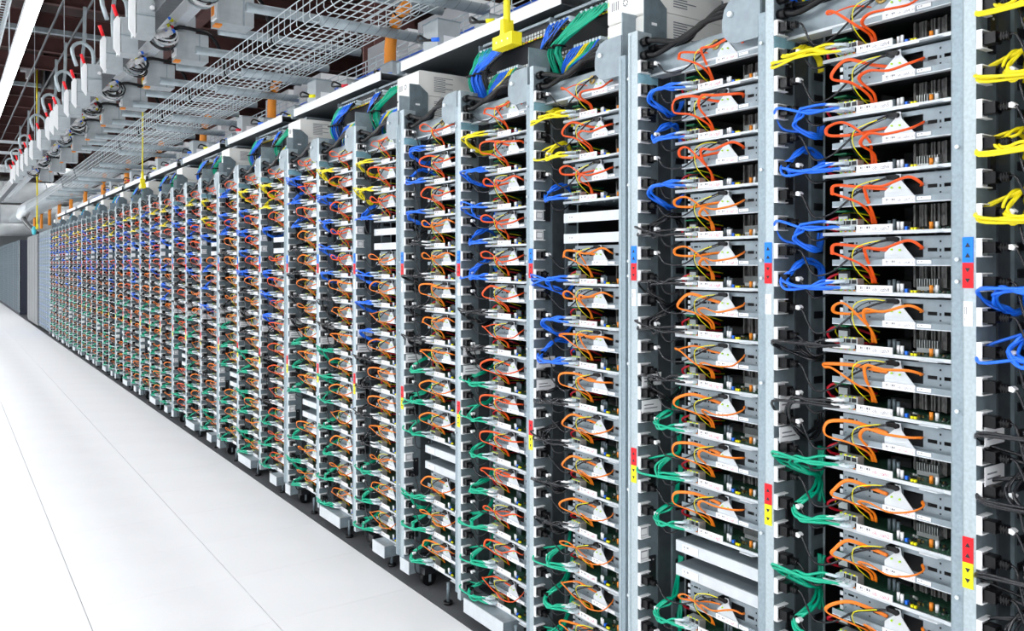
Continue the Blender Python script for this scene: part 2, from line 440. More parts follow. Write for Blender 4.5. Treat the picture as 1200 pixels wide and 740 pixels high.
CABCOL = {'y': 'yellow', 'b': 'blue', 'k': 'cord', 'g': 'green'}
CABW = {'y': 'yellow', 'b': 'blue', 'k': 'black', 'g': 'green'}
def cable_path(seed, c, i):
    r = random.Random(seed * 31 + i * 7 + ord(c))
    r2 = random.Random(seed * 13 + ord(c))
    u0 = 0.156 + (i % 3) * 0.0145; z0 = 0.002 + (i // 3) * 0.014
    out = r2.uniform(0.025, 0.075); up = (r2.random() < 0.5)
    if c == 'g': up = r2.random() < 0.8
    if c == 'k': out += 0.01
    j = lambda a: r.uniform(-a, a)
    h = 0.03 + r2.uniform(0, 0.03)
    s0 = 0.030 + j(.004)
    sg = 1 if up else -1
    if c == 'k' and r2.random() < .5: h *= 1.6
    pts = [(0.052, -u0, z0), (0.028, -u0 + .006, z0), (0.012 + j(.004), -u0 + .03, z0 + j(.004)), (-0.002 + j(.006), -0.10 + j(.01), 0.006 + j(.008)),
           (-0.002 + j(.008), -out + j(.008) - .018, 0.004 + j(.009)), (0.018 + j(.008), -out + j(.01) + .006, sg * h * 0.45 + j(.006)),
           (0.05 + j(.008), -out - .01 + j(.01), sg * h + j(.008)), (0.09 + j(.008), -out - 0.006 + j(.01), sg * (h + 0.01) + j(.008)),
           (0.14, -0.035 + j(.01), sg * (h - .01 if c != 'g' else h + .045)), (0.155, -0.03 + j(.01), sg * (h - .04 if c != 'g' else h + .10))]
    if r.random() < 0.25:   # one cable strays wider
        pts[4] = (pts[4][0] - .01, -0.012, pts[4][2] + j(.02)); pts[5] = (0.03, 0.0 - 0.004, pts[5][2] * 1.3)
    return pts
def m_cable(seed, c, i, n=6, sm=4, plug=False, r=0.0034):
    b = MB(); p = cable_path(seed, c, i); b.tube(p, r, CABCOL[c], n, smooth=sm)
    if plug: b.merge(m_plug(seed, c, i))
    return b
def m_plug(seed, c, i):
    p = cable_path(seed, c, i); b = MB(); s, y, z = p[0]
    b.box(0.034, 0.053, y - .0055, y + .0055, z - .004, z + .0045, 'clear')
    q = tuple(p[1][k] * 0.35 + p[2][k] * 0.65 for k in range(3))
    b.tube([(0.036, y, z), (0.028, y, z), q], .0040, 'white' if c == 'k' or (i + seed) % 3 == 0 else 'clear', 6, smooth=2)
    return b
def m_cord(seed, which, n=6, sm=4):
    r = random.Random(seed + 90 + which * 17); b = MB(); z = .090 if which == 0 else .0205
    j = lambda a: r.uniform(-a, a)
    if which == 0:
        d = r.uniform(.0, .05)
        pts = [(0.020, -.052, z), (0.020, -.068, z - .004), (0.028 + j(.01), -.095, z - .02 - d), (0.038, -.14, z - .03 - d * .8 + j(.01)), (0.045, -.19, z - .012), (0.042, -.24, .102), (0.044, -.275, .113)]
    else:
        d = r.uniform(.01, .05)
        pts = [(0.020, -.052, z), (0.018, -.068, z - .006), (0.02 + j(.01), -.088, z - .03 - d), (0.04 + j(.01), -.105, z - .03 - d * 1.2), (0.09, -.12, z - .025), (0.15, -.15, z - .01)]
    b.tube(pts, .0026, 'cord', n, smooth=sm)
    return b
def m_plugblack():
    b = MB(); b.box(0.007, 0.033, -.010, -.034, -.0115, .0115, 'rubber'); b.tube([(0.020, -.034, 0), (0.020, -.040, 0), (0.020, -.056, -.001)], .0075, 'rubber', 8, smooth=1)
    for i in range(3): b.box(0.012, 0.028, -.041 - i * .005, -.043 - i * .005, -.008, .008, 'rubber')
    return b
def m_outlet():
    b = MB(); b.box(0.001, 0.004, -.0, -.011, -.019, .019, 'white'); b.box(0.004, 0.043, 0, -.012, -.019, -.0165, 'white'); b.box(0.004, 0.043, 0, -.012, .0165, .019, 'white')
    b.box(0.004, 0.041, 0, -.003, -.0165, .0165, 'white'); b.box(0.009, 0.036, -.003, -.0045, -.011, .011, 'inkg'); b.box(0.011, 0.034, -.0045, -.0055, -.009, .009, 'white')
    return b

LEV = [1.9195 - 0.139 * k for k in range(14)]
PATT = ['bbbkkkkggg-ggg', 'ybbbbkkggggggg', 'yyb-bbbkkkkggg']
def bay_info(j, b):
    """left edge Y of the clear opening, colour pattern"""
    Yc = 1.823 + 1.518 * j
    pitch = 0.489 if j == 0 else 0.4955
    pat = PATT[b]
    if j == 0 and b == 2: pat = 'yyyybbkkkkkkkk'
    return Yc - pitch * b - 0.015, pat

NAMES = {(0, 1): ['ob_czh4', 'ob_czh5', 'ob_czh6', 'ob_czh7', 'ob_czh8', 'ob_czh9', 'ob_czh10', 'ob_cah1', 'ob_cah2', 'ob_cah3', 'ob_cah4', 'ob_cah5', 'ob_cah6', 'ob_cah7'],
         (0, 0): ['ob_czg4', 'ob_czg5', 'ob_czg6', 'ob_czg7', 'ob_czg8', 'ob_czg9', 'ob_czg10', 'ob_cag1', 'ob_cag2', 'ob_cag3', '', 'ob_cag4', 'ob_cag5', 'ob_cag6'],
         (1, 2): ['ob_czf4', 'ob_czf5', 'ob_czf6', '', 'ob_czf7', 'ob_czf8', 'ob_czf9', 'ob_czf10', 'ob_caf1', 'ob_caf2', 'ob_caf3', 'ob_caf4', 'ob_caf5', 'ob_caf6']}

def server(j, b, k, c, Yo):
    bay = j * 3 + (2 - b) + 1; lod = 0 if j < 2 else (1 if j < 4 else 2)
    s = (j * 5 + b * 11 + k * 3 + (k * k) % 5) % 8
    t = empty('server_tray', 'open server tray with %s plugs, %s from top in %s rack column from right' % (CABW[c], nth(k + 1), nth(bay)),
              'server', (XF, Yo, LEV[k]), 'open server trays in the rack row')
    link('tray', pm('tray' if lod < 2 else 'tray_plain', m_tray, lod < 2), t)
    link('drive_plate', pm('drive_plate' if lod == 0 else 'plate_plain', m_plate, lod == 0), t)
    link('mounting_bracket', pm('mounting_bracket', m_bracket), t)
    l = link('name_label', pm('name_label', m_label_pcb), t)
    l2 = link('drive_label', pm('drive_label', m_label_plate), t)
    om = 'orange' if (k < 3 + (bay % 3) or (bay * 7 + k * 5) % 5 == 0) else 'orange2'
    n, sm = ((8, 6) if j == 0 else (6, 4)) if lod == 0 else ((5, 3) if lod == 1 else (4, 2))
    for wch in (0, 1):
        link('orange_cable', pm(('orange_cable', s, wch, om, n), m_orange, s, wch, om, n, sm), t)
    link('circuit_board', pm('circuit_board', m_board), t)
    link('port_block', pm('port_block', m_ports), t)
    tag(link('capacitors', pm('capacitors', m_parts), t), kind='stuff')
    if lod < 2:
        link('memory_modules', pm('memory_modules', m_fins_dark), t)
        link('wiring', pm(('wiring', s % 4), m_wires, s % 4), t)
    if lod == 0 or k % 2: 
        if (k + bay) % 3 != 2: link('heat_sink', pm('heat_sink', m_fins_light), t)
    if lod == 0:
        link('riser_card', pm('riser_card', m_riser), t)
        link('serial_label', pm('serial_label', m_label_small), t)
    nm = NAMES.get((j, b))
    if nm and nm[k]:
        ink = 'inkg' if (b == 1 and k < 7) else 'inkr'
        txt_on(l, nm[k], .0125, ink, (0.0460, -.236, -.0050)); txt_on(l2, nm[k] + '_s1', .0085, ink, (0.0472, -.296, .0580))
    return t
def bundle(j, b, k, c, Yo):
    bay = j * 3 + (2 - b) + 1; s = (j * 7 + b * 3 + k * 5 + (k * j) % 3) % 10
    t = empty('network_cable_bundle', '%s network cables in front of %s tray from top, %s rack column from right' % (CABW[c], nth(k + 1), nth(bay)),
              'cables', (XF, Yo, LEV[k]), 'network cable bundles of the rack row')
    nc = (5, 6, 4)[s % 3] if j < 4 else 4
    for i in range(nc):
        if j < 2:
            o = link('cable', pm(('cable', s, c, i, 8), m_cable, s, c, i, 8 if j == 0 else 6, 5, False), t)
            link('plug', pm(('plug', s, c, i), m_plug, s, c, i), o)
        else:
            link('cable', pm(('cable_p', s, c, i), m_cable, s, c, i, 5, 3, True, .0034), t)
def cords(srv, j, b, k):
    for wch in (0, 1):
        s = (j * 3 + b * 5 + k * 7 + wch) % 7
        t = link('power_cord', pm(('cord', s, wch), m_cord, s, wch), srv)
        z = .090 if wch == 0 else .0205
        link('plug', pm('power_plug', m_plugblack), t, (0, 0, z))
        if (j * 2 + b + k + wch) % 2 == 0:
            link('cord_tag', pm('cord_tag', lambda: MB().prism([(-.056, -.004), (-.064, -.006), (-.068, .001), (-.062, .006), (-.056, .005)], 'x', 0.012, 0.027, 'white')), t, (0, 0, z))

# ------------------------------------------------------------------ rack structure
def arrows_label(z0, top, bot):
    b = MB(); h = .0515
    b.box(-0.0022, -0.0002, -.0105, .0105, z0 - h, z0, top); b.box(-0.0022, -0.0002, -.0105, .0105, z0 - 2 * h, z0 - h, bot)
    for i, (zc, d) in enumerate(((z0 - .016, 1), (z0 - .037, 1), (z0 - h - .015, -1), (z0 - h - .036, -1))):
        b.prism([(-.0052, zc - .004 * d), (.0052, zc - .004 * d), (0, zc + .005 * d)], 'x', -0.0028, -0.0022, 'ink')
    return b
ZB, ZT = 0.072, 2.118
def rack(j):
    Yc = 1.823 + 1.518 * j; pitch = 0.489 if j == 0 else 0.4955
    t = empty('server_rack', 'open galvanised server rack of three columns, %s rack from the right' % nth(j + 1), 'server rack', (XF, Yc, 0), 'row of open server racks')
    hi = j < 4
    for b in range(3):
        y = -pitch * b
        left = .030 if b == 0 else .012
        # front post with channel profile
        p = MB()
        p.prism([(0, y - .015), (0, y + left - .004), (0.003, y + left), (0.05, y + left), (0.05, y + left - .003), (0.06, y + left - .003), (0.06, y - .012), (0.003, y - .015)], 'z', ZB, ZT, 'post')
        if b == 0: p.box(-0.003, 0, y + .014, y + .018, ZB, ZT - .01, 'post')
        ob('post', p, t)
        if hi:
            for z in (1.66, 1.43, 1.385, 1.12, .74, .42, 1.98):
                link('bolt', pm('bolt', lambda: MB().cyl((-0.003, 0, 0), (0.001, 0, 0), .0045, 'steel_l', 8)), t, (0, y + (.022 if b else .024), z))
        # right-hand upright of this column
        rw = .034 if b == 2 else .026
        yr = -(.015 + UW) - pitch * b if not (b < 2) else -pitch * (b + 1) + .012 + rw
        if b == 2: yr = -(.015 + UW + .004) - pitch * 2
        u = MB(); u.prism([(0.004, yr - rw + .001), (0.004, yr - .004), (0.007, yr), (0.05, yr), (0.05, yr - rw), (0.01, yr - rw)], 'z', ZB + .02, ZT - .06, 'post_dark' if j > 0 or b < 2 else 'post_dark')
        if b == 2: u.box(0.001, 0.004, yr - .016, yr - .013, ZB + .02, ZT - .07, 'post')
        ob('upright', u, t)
        if hi:
            ob('direction_label', arrows_label(1.475, 'sblue', 'sred'), t, (0, y, 0))
            ob('direction_label', arrows_label(.869, 'sred', 'syel'), t, (0, y, 0))
            ob('number_label', MB().box(-.0015, 0, -.009, .009, 1.295, 1.345, 'label'), t, (0, y, 0))
        elif j < 9:
            ob('direction_label', MB().box(-.002, 0, -.0105, .0105, 1.4235, 1.475, 'sblue').box(-.002, 0, -.0105, .0105, 1.372, 1.4235, 'sred'), t, (0, y, 0))
            ob('direction_label', MB().box(-.002, 0, -.0105, .0105, .8175, .869, 'sred').box(-.002, 0, -.0105, .0105, .766, .8175, 'syel'), t, (0, y, 0))
        y0 = y - .015
        # power strip on the side panel, with its outlets
        ps = MB(); ps.box(0.003, 0.083, y0 + .010, y0, ZB + .03, 2.09, 'panel')
        for i in range(7): ps.box(0.047, 0.070, y0, y0 - .006, 1.85 - i * .278, 1.93 - i * .278, 'black'); ps.cyl((0.058, y0 - .006, 1.92 - i * .278), (0.058, y0 - .0075, 1.92 - i * .278), .003, 'finl', 6)
        pso = ob('power_strip', ps, t)
        if j < 2:
            for i in range(28): link('outlet', pm('outlet', m_outlet), pso, (0, y0, 2.0095 - .0695 * i))
        else:
            o = MB(); om = m_outlet()
            for i in range(28):
                if j < 5: o.merge(om, (0, y0, 2.0095 - .0695 * i))
                else: o.box(0.001, 0.04, y0, y0 - .013, 1.99 - .0695 * i, 2.028 - .0695 * i, 'white')
            tag(ob('outlet', o, pso), kind='stuff')
        if j < 5:
            ob('film_sticker', MB().box(0.002, 0.085, y0 - .0015, y0 - .0005, 1.955, 1.99, 'film'), t)
            for z in (1.076, 0.996): ob('notice_label', MB().box(0.002, 0.082, y0 - .0165, y0 - .0155, z - .019, z + .019, 'label').box(0.012, 0.05, y0 - .0172, y0 - .0165, z + .003, z + .006, 'inkg').box(0.012, 0.065, y0 - .0172, y0 - .0165, z - .007, z - .004, 'inkg'), t)
        # deeper side panel and cable channel with slots
        sp = MB(); sp.box(0.083, 0.135, y0 + .012, y0 - .004, ZB + .03, 2.06, 'panel_d'); sp.box(0.135, 0.19, y0 + .012, y0 - .012, ZB + .03, 2.06, 'panel')
        sp.box(0.186, 0.190, y0 - .012, y0 - .016, ZB + .03, 2.06, 'post')
        for i in range(34): sp.box(0.146, 0.182, y0 - .012, y0 - .0145, .16 + i * .056, .178 + i * .056, 'black')
        sp.box(0.19, 0.60, y0 + .012, y0 + .006, ZB + .03, 2.06, 'void')
        ob('side_panel', sp, t)
        ob('rear_panel', MB().box(0.60, 0.605, y0 + .01, y0 - UW - .03, ZB, 2.06, 'void'), t)
        ob('top_beam', MB().prism([(0.055, 1.992), (0.10, 1.985), (0.10, 2.062), (0.055, 2.055)], 'y', y0 - .001, y0 - UW - .03, 'steel').box(0.05, 0.10, y0, y0 - UW - .03, 1.985, 1.992, 'steel_l'), t)
        if hi: ob('grommet', MB().tube([(0.053, y0 - .255 + .011 * math.cos(a * .5236), 2.028 + .011 * math.sin(a * .5236)) for a in range(13)], .004, 'brass', 6, smooth=0), t)
        # missing server: two blank panels
        if bay_info(j, b)[1].find('-') >= 0:
            zk = LEV[bay_info(j, b)[1].find('-')]
            for dz in (.075, .005):
                q = ob('blank_panel', MB().box(0.050, 0.056, y0 - .108, y0 - UW, zk + dz - .016, zk + dz + .016, 'steel_l').box(0.056, 0.30, y0 - .108, y0 - UW, zk + dz + .012, zk + dz + .016, 'steel'), t)
                ob('paper_label', MB().box(0.048, 0.0495, y0 - .135, y0 - .195, zk + dz - .010, zk + dz + .010, 'label'), q)
        # gusset above the post and round-cornered end plate above the column's right side
        if b == 0:
            ob('gusset', MB().prism([(0.03, 2.05), (0.03, 2.24), (0.08, 2.24), (0.125, 2.205), (0.125, 2.05)], 'y', y - .012, y - .009, 'panel').box(0.060, 0.082, y - .0125, y - .0135, 2.145, 2.153, 'white'), t)
        if not (b == 0 and False):
            yy = y0 - UW + .02
            R_ = [(yy + .105 - .05 + .05 * math.cos(a), 2.075 + .055 * math.sin(a)) for a in [R(x) for x in (0, 30, 60, 90)]]
            R2 = [(yy + .055 + .05 * math.cos(a), 2.05 + .045 * math.sin(a)) for a in [R(x) for x in (270, 300, 330, 360)]]
            pl = MB().prism([(yy - .02, 2.005), *R2, *R_, (yy - .02, 2.13)], 'x', 0.020, 0.024, 'steel')
            pl.box(0.024, 0.12, yy - .022, yy - .018, 2.005, 2.20 if b else 2.13, 'steel')
            pl.cyl((0.012, yy + .075, 2.085), (0.024, yy + .075, 2.085), .008, 'steel_l', 10)
            ob('end_plate', pl, t)
    # base: rail boxes, dark base frame, casters
    ob('base_frame', MB().box(0.10, 0.60, .0, -1.44, 0.075, 0.09, 'panel_d'), t)
    for b in range(3):
        y = -pitch * b
        ob('base_rail', MB().box(-0.012, 0.08, y - (.005, .06, .24)[b], y - (.09, .34, .37)[b], 0.048, 0.100, 'steel').box(-0.014, -0.010, y - (.005, .06, .24)[b], y - (.09, .34, .37)[b], 0.046, 0.102, 'steel_l'), t)
        c = MB(); c.cyl((0.06, y - .115, 0.035), (0.06, y - .145, 0.035), .0345, 'rubber', 14); c.box(0.03, 0.09, y - .105, y - .155, 0.055, 0.085, 'black'); c.box(0.055, 0.065, y - .11, y - .15, .02, .06, 'steel')
        ob('caster', c, t)
        c = MB(); c.cyl((0.03, y - .36, 0.0), (0.03, y - .36, 0.012), .02, 'rubber', 10); c.cyl((0.03, y - .36, 0.01), (0.03, y - .36, 0.09), .007, 'panel', 8)
        ob('levelling_foot', c, t)
    c = MB(); c.cyl((0.5, -.3, 0.035), (0.5, -.33, 0.035), .0345, 'rubber', 12); c.cyl((0.5, -1.2, 0.035), (0.5, -1.23, 0.035), .0345, 'rubber', 12); ob('rear_casters', c, t)
    return t
NU = 12
far_srv = MB(); far_cab = MB(); far_cord = MB()
fs_tray = m_tray(False); fs_plate = m_plate(False); fs_lab = m_label_pcb(); fs_par = MB().box(.06, .07, -.32, -.34, -.006, .006, 'syel').box(.07, .08, -.35, -.366, -.006, .012, 'amber')
fs_port = MB().box(0.052, 0.078, -0.150, -0.196, -0.006, 0.023, 'finl')
for j in range(NU):
    rack(j)
    for b in range(3):
        Yo, pat = bay_info(j, b)
        for k in range(14):
            c = pat[k]
            if c == '-': continue
            if j > 1 and (j * 3 + b * 7 + k * 5) % 17 == 0 and 0 < k < 13:   # neighbours vary a little
                c = pat[k - 1] if pat[k - 1] != '-' else c
            if j < 7:
                srv = server(j, b, k, c, Yo); bundle(j, b, k, c, Yo)
                if j < 3: cords(srv, j, b, k)
            else:
                off = (XF, Yo, LEV[k])
                for q in (fs_tray, fs_plate, fs_lab, fs_par, fs_port): far_srv.merge(q, off)
                s = (j + b * 3 + k * 5) % 8; om = 'orange' if k < 6 else 'orange2'
                far_srv.merge(m_orange(s, 0, om, 3, 1), off); far_srv.merge(m_orange(s, 1, om, 3, 1), off)
                for i in range(3): far_cab.merge(m_cable(s, c, i, 3, 1, True, .0045), off)
            if j >= 3:
                for wch, z in ((0, .09), (1, .0205)):
                    far_cord.box(XF + .007, XF + .033, Yo - .010, Yo - .045, LEV[k] + z - .0115, LEV[k] + z + .0115, 'rubber')
                    if j < 8: far_cord.merge(m_cord((k + b * 3 + j) % 7, wch, 3, 2), (XF, Yo, LEV[k]))
tag(ob('server_trays', far_srv), 'many small open server trays far down the rack row on the left', 'servers', kind='stuff')
tag(ob('network_cables', far_cab), 'distant tangle of blue, yellow and green network cables on the farthest racks', 'cables', kind='stuff')
tag(ob('power_cords', far_cord), 'rows of black power plugs and cords on the farther racks', 'power cords', kind='stuff')

# ------------------------------------------------------------------ things on top of every rack
def bundle_tube(b, pts, m, n, spread, r=.0032, seed=0, sides=5):
    rr = random.Random(seed)
    for i in range(n):
        a = rr.uniform(0, 6.28); d = spread * math.sqrt(rr.random()); o = Vector((math.cos(a) * d, math.sin(a) * d, math.sin(a) * d * .6))
        b.tube([tuple(Vector(p) + o * (1 + rr.uniform(-.3, .3))) for p in pts], r, m, sides, smooth=3)
def top_stuff(j):
    Yc = 1.823 + 1.518 * j; pitch = 0.489 if j == 0 else 0.4955
    hi = j < 4
    # stacked white switches over the left column
    for lv in range(2):
        t = empty('network_switch', '%s cream network switch stacked on top of %s rack from the right' % (('lower', 'upper')[lv], nth(j + 1)), 'network switch', (1.78, Yc + .21, 2.085 + lv * .113), 'cream switches on the racks')
        ob('casing', MB().prism([(0.0, 0.004), (0.004, 0), (0.30, 0), (0.30, .111), (0.006, .111), (0.0, .105)], 'y', -.215, 0, 'cream'), t)
        if hi:
            f = MB()
            for i in range(4): f.box(-.001, .0, -.02 - i * .010, -.023 - i * .010, .04, .068, 'inkg')
            for a in range(8): f.cyl((-.001, -.085 + .010 * math.cos(a * .785), .054 + .010 * math.sin(a * .785)), (0.0, -.085 + .010 * math.cos(a * .785), .054 + .010 * math.sin(a * .785)), .003, 'inkg', 6)
            f.box(-.001, 0, -.004, -.0065, .06, .075, 'led')
            ob('indicator_marks', f, t)
            f = MB()
            for i in range(9): f.box(.08, .08 + (.06 if i % 3 else .10), -.2155, -.2165, .086 - i * .008, .089 - i * .008, 'inkg')
            ob('printed_notes', f, t)
    # patch switches with draped cable bundles over the middle and right columns
    for b in (1, 2):
        y = Yc - pitch * b + .10
        t = empty('patch_switch', 'black patch switch with cable bundles above the %s column of %s rack from right' % (('middle', 'right')[b - 1], nth(j + 1)), 'network switch', (1.86, y, 2.12), 'black patch switches above the racks')
        ob('casing', MB().box(0.03, 0.40, -.005, -.47, .0, .225, 'void').box(0.02, 0.41, -.0, -.475, .222, .232, 'steel').box(0.0, .40, .004, 0, 0.01, .225, 'steel'), t)
        for row, z in enumerate((.185, .075)):
            pb = MB(); pb.box(0.022, 0.03, -.02, -.45, z - .014, z + .014, 'black')
            for i in range(22):
                u = .03 + i * .019
                pb.box(0.018, 0.023, -u, -u - .012, z - .011, z - .002, 'finl'); pb.box(0.018, 0.023, -u, -u - .012, z + .002, z + .011, 'finl')
                pb.box(0.016, 0.020, -u, -u - .010, z - .017, z - .012, 'syel' if i % 3 else 'amber')
            ob('port_row', pb, t)
        if j < 7:
            n = 7 if j < 2 else 4
            sets = [('blue', .05, .0), ('cord', .10, .02), ('green', .23, .06), ('green', .31, .10)] if b == 2 else [('green', .06, -.0), ('blue', .11, .02), ('blue', .19, .06), ('cord', .27, .11)]
            for q, (m, u, uu) in enumerate(sets):
                g = MB()
                rr = random.Random(j * 9 + q + b)
                for i in range(n + (3 if m != 'cord' else 0)):
                    us = u + (i - n / 2) * .013 + rr.uniform(-.003, .003); us = max(.02, us); dz = rr.uniform(-.004, .004)
                    dx = rr.uniform(-.012, .012); dy = rr.uniform(-.010, .010)
                    z0 = .185 + (.006 if i % 2 else -.006)
                    g.tube([(0.012, -us, z0), (-0.014, -us + .004, z0 - .004), (-0.035, -us * .75 - uu * .25, .145 + dz), (-0.045 + dx, -uu + dy - .012, .085),
                            (-0.025 + dx, -uu + dy - .004, .02), (0.03 + dx, -uu * .8 + dy - .01, -.06), (0.12 + dx, -uu * .6 + dy - .02, -.20), (0.14 + dx, -uu * .5 + dy - .03, -.40)], .0034, m, 6 if j < 2 else 4, smooth=3 if j < 2 else 2)
                    g.box(-.012, 0.018, -us - .005, -us + .005, z0 - .005, z0 + .005, 'clear')
                g2 = ob('cable_bundle', g, t)
                ob('cable_tie', MB().tube([(-0.043 + .022 * math.cos(a), -uu - .010 + .024 * math.sin(a), .085 + .004 * math.sin(a)) for a in [i * .785 for i in range(9)]], .004, 'rubber', 6, smooth=0), g2)
            g = MB()
            for i in range(9):
                us = .16 + i * .017; m = ('blue', 'yellow', 'green', 'blue')[(i // 2 + j + b) % 4]
                g.tube([(0.012, -us, .078), (-0.015, -us + .006, .070), (-0.03, -us + .03, .035), (-.02, -.10 - i * .003, -.01), (.05, -.08, -.09), (.12, -.07, -.25)], .0034, m, 5, smooth=3)
                g.box(-.012, 0.018, -us - .005, -us + .005, .072, .084, 'clear')
            ob('cable_bundle', g, t)
        else:
            g = MB()
            for i in range(8): g.tube([(0.0, -.05 - i * .05, .19), (-.03, -.04 - i * .04, .12), (0.0, -.03 - i * .03, -.02), (.08, -.03 - i * .03, -.15)], .010, ('green', 'blue', 'green', 'cord', 'blue', 'green', 'yellow', 'blue')[i], 4, smooth=1)
            ob('cable_bundle', g, t)
    # thick black feeds from each power strip
    for b in range(3):
        if j > 7: continue
        y0 = Yc - pitch * b - .015
        t = empty('power_feed', 'thick black feed cables above column %s of %s rack from right' % (('left', 'middle', 'right')[b], nth(j + 1)), 'cables', (XF, y0, 2.0), 'thick black feed cables on the racks')
        ob('gland', MB().cyl((.022, 0, .085), (.022, -.022, .085), .014, 'rubber', 10).cyl((.022, 0, .045), (.022, -.022, .045), .014, 'rubber', 10).cyl((.055, 0, .07), (.055, -.022, .07), .012, 'rubber', 10), t)
        for i, (z, s) in enumerate(((.085, .022), (.045, .022), (.07, .055))):
            ob('cable', MB().tube([(s, -.02, z), (s, -.06, z - .006), (s + .01, -.14, .060 + i * .004), (.03, -.22, .082 + i * .003), (.028, -.30, .115 - i * .012), (.034, -.345, .105 - i * .010)], .0085, 'rubber', 8, smooth=4), t)
    # pale lidded shelf above with clutter of junction boxes
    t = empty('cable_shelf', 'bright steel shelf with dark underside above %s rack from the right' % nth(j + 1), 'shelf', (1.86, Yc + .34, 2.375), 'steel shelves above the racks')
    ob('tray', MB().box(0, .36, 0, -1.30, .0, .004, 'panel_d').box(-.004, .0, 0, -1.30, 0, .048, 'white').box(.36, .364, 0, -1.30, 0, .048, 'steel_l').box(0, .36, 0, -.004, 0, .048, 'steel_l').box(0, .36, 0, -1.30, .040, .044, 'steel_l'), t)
    ob('end_bracket', MB().box(-.012, .02, .015, -.015, -.01, .045, 'steel'), t)
    if j < 8:
        spots = ((.012, -.22, .12, .14, .13), (.06, -.60, .10, .12, .07), (.14, -1.0, .12, .15, .10))
        for q, (dx, dy, wx, wy, hz) in enumerate(spots):
            bx = empty('junction_box', '%s grey junction box on the shelf above %s rack from right' % (('left', 'middle', 'right')[q], nth(j + 1)), 'junction box', (1.86 + dx, Yc + .34 + dy, 2.423), 'grey junction boxes on the shelves')
            ob('casing', MB().box(0, wx, 0, -wy, 0, hz, 'boxg').box(-.003, wx + .003, .003, -wy - .003, hz, hz + .006, 'steel'), bx)
            ob('cover_label', MB().box(.03, .09, -wy - .002, -wy, .02, .06, 'label'), bx)
            cc = MB(); m = ('red', 'blue', 'syel')[(q + j) % 3]
            cc.tube([(-.002, -.05, .05), (-.06, -.07, .06), (-.09, -.12, .02), (-.08, -.17, .012), (-.05, -.20, .012)], .006, 'rubber', 6); cc.cyl((-.06, -.19, .014), (-.035, -.215, .014), .010, m, 8)
            ob('whip', cc, bx)
for j in range(NU): top_stuff(j)

# ------------------------------------------------------------------ orange conduits between basket and racks
for i in range(13):
    y = 4.18 + 2.03 * (i - 1)
    t = empty('conduit', 'orange corrugated conduit dropping to the racks, %s from the right' % nth(i + 1), 'conduit', (2.05, y, 2.40), 'orange conduits above the racks')
    ob('hose', MB().tube([(0, 0, -.05), (0.0, .0, .16), (.0, -.01, .27), (.005, -.045, .345), (.0, -.12, .395), (-.01, -.22, .405)], .033, 'conduit', 14, smooth=5), t)
    ri = MB()
    for q in range(8): ri.cyl((0, 0, -.03 + q * .036), (0, 0, -.026 + q * .036), .0345, 'conduit', 14)
    ob('ribs', ri, t)
    for q, p in enumerate(((.004, -.045, .345), (.0, -.12, .395))):
        ob('strap', MB().tube([(p[0] + .037 * math.cos(a), p[1] + .02 * math.sin(a), p[2] + .03 * math.sin(a)) for a in [k * .785 for k in range(9)]], .006, 'rubber', 6, smooth=0), t)

# ------------------------------------------------------------------ wire basket trays
def basket(x0, x1, z0, h, y0, y1, label, nw, step):
    t = empty('wire_basket', label, 'cable tray', (x0, y0, z0), 'wire basket trays')
    L_ = y1 - y0; wd = x1 - x0
    lw = MB().cyl((0, 0, 0), (0, L_, 0), .0036, 'wire', 5).mesh('long_wire')
    for i in range(nw + 1): link('long_wire', lw, t, (wd * i / nw, 0, 0))
    for s in (0, wd):
        for q in (1, 2, 3): link('long_wire', lw, t, (s, 0, h * q / 3))
    u = MB().tube([(0, 0, h), (0, 0, .02), (.02, 0, -.003), (wd - .02, 0, -.003), (wd, 0, .02), (wd, 0, h)], .0028, 'wire', 5, smooth=0).mesh('cross_wire')
    for i in range(int(L_ / step)): link('cross_wire', u, t, (0, step * (i + .5), 0))
    return t
basket(0.02, 0.31, 2.93, .10, 2.0, 8.0, 'perforated wire tray at the top left corner beside the strip light', 6, .06)
basket(1.61, 2.06, 2.73, .15, .8, 29.8, 'wide zinc wire basket tray running overhead above the aisle edge', 9, .1)
basket(2.22, 2.52, 2.62, .10, 1.2, 18, 'narrow wire basket with blue cables behind the wide one', 6, .15)
bl = MB()
for i in range(10): bl.tube([(2.26 + (i % 5) * .05, 1 + q * 2.0, 2.635 + (i // 5) * .012 + rnd.uniform(-.004, .01)) for q in range(9)], .005, ('blue', 'blue', 'white', 'clear')[i % 4], 5, smooth=2)
tag(ob('cable_run', bl), 'run of blue and white cables lying in the narrow basket', 'cables')
# grey pipes crossing below and above the basket
pipes = [(1.62, 2.24, 3.47 + 2.04 * (i // 2) + .64 * (i % 2), 2.695) for i in range(16)]
for i, (xa, xb, y, z) in enumerate(pipes):
    t = tag(ob('support_pipe', MB().cyl((0, 0, 0), (xb - xa, 0, 0), .028, 'pipe', 14), None, (xa, y, z)), 'grey lagged pipe crossing under the wide wire basket, %s from the right' % nth(i + 1), 'pipe', 'grey pipes under the basket')
    sp = MB()
    for q in range(int((xb - xa) / .06)):
        a = q * .06 + .02; sp.tube([(a + .02 * math.sin(w_) , .0285 * math.cos(w_), .0285 * math.sin(w_)) for w_ in [k * .524 for k in range(13)]], .0012, 'inkg', 4, smooth=0)
    if i < 8: ob('wrap_seam', sp, t)
for i in range(16):
    y = 3.15 + i * .6
    tag(ob('support_pipe', MB().cyl((0, 0, 0), (1.0, 0, 0), .03, 'pipe', 12), None, (1.48, y, 2.96)), 'grey pipe crossing above the wide wire basket, %s from the right' % nth(i + 1), 'pipe', 'grey pipes above the basket')

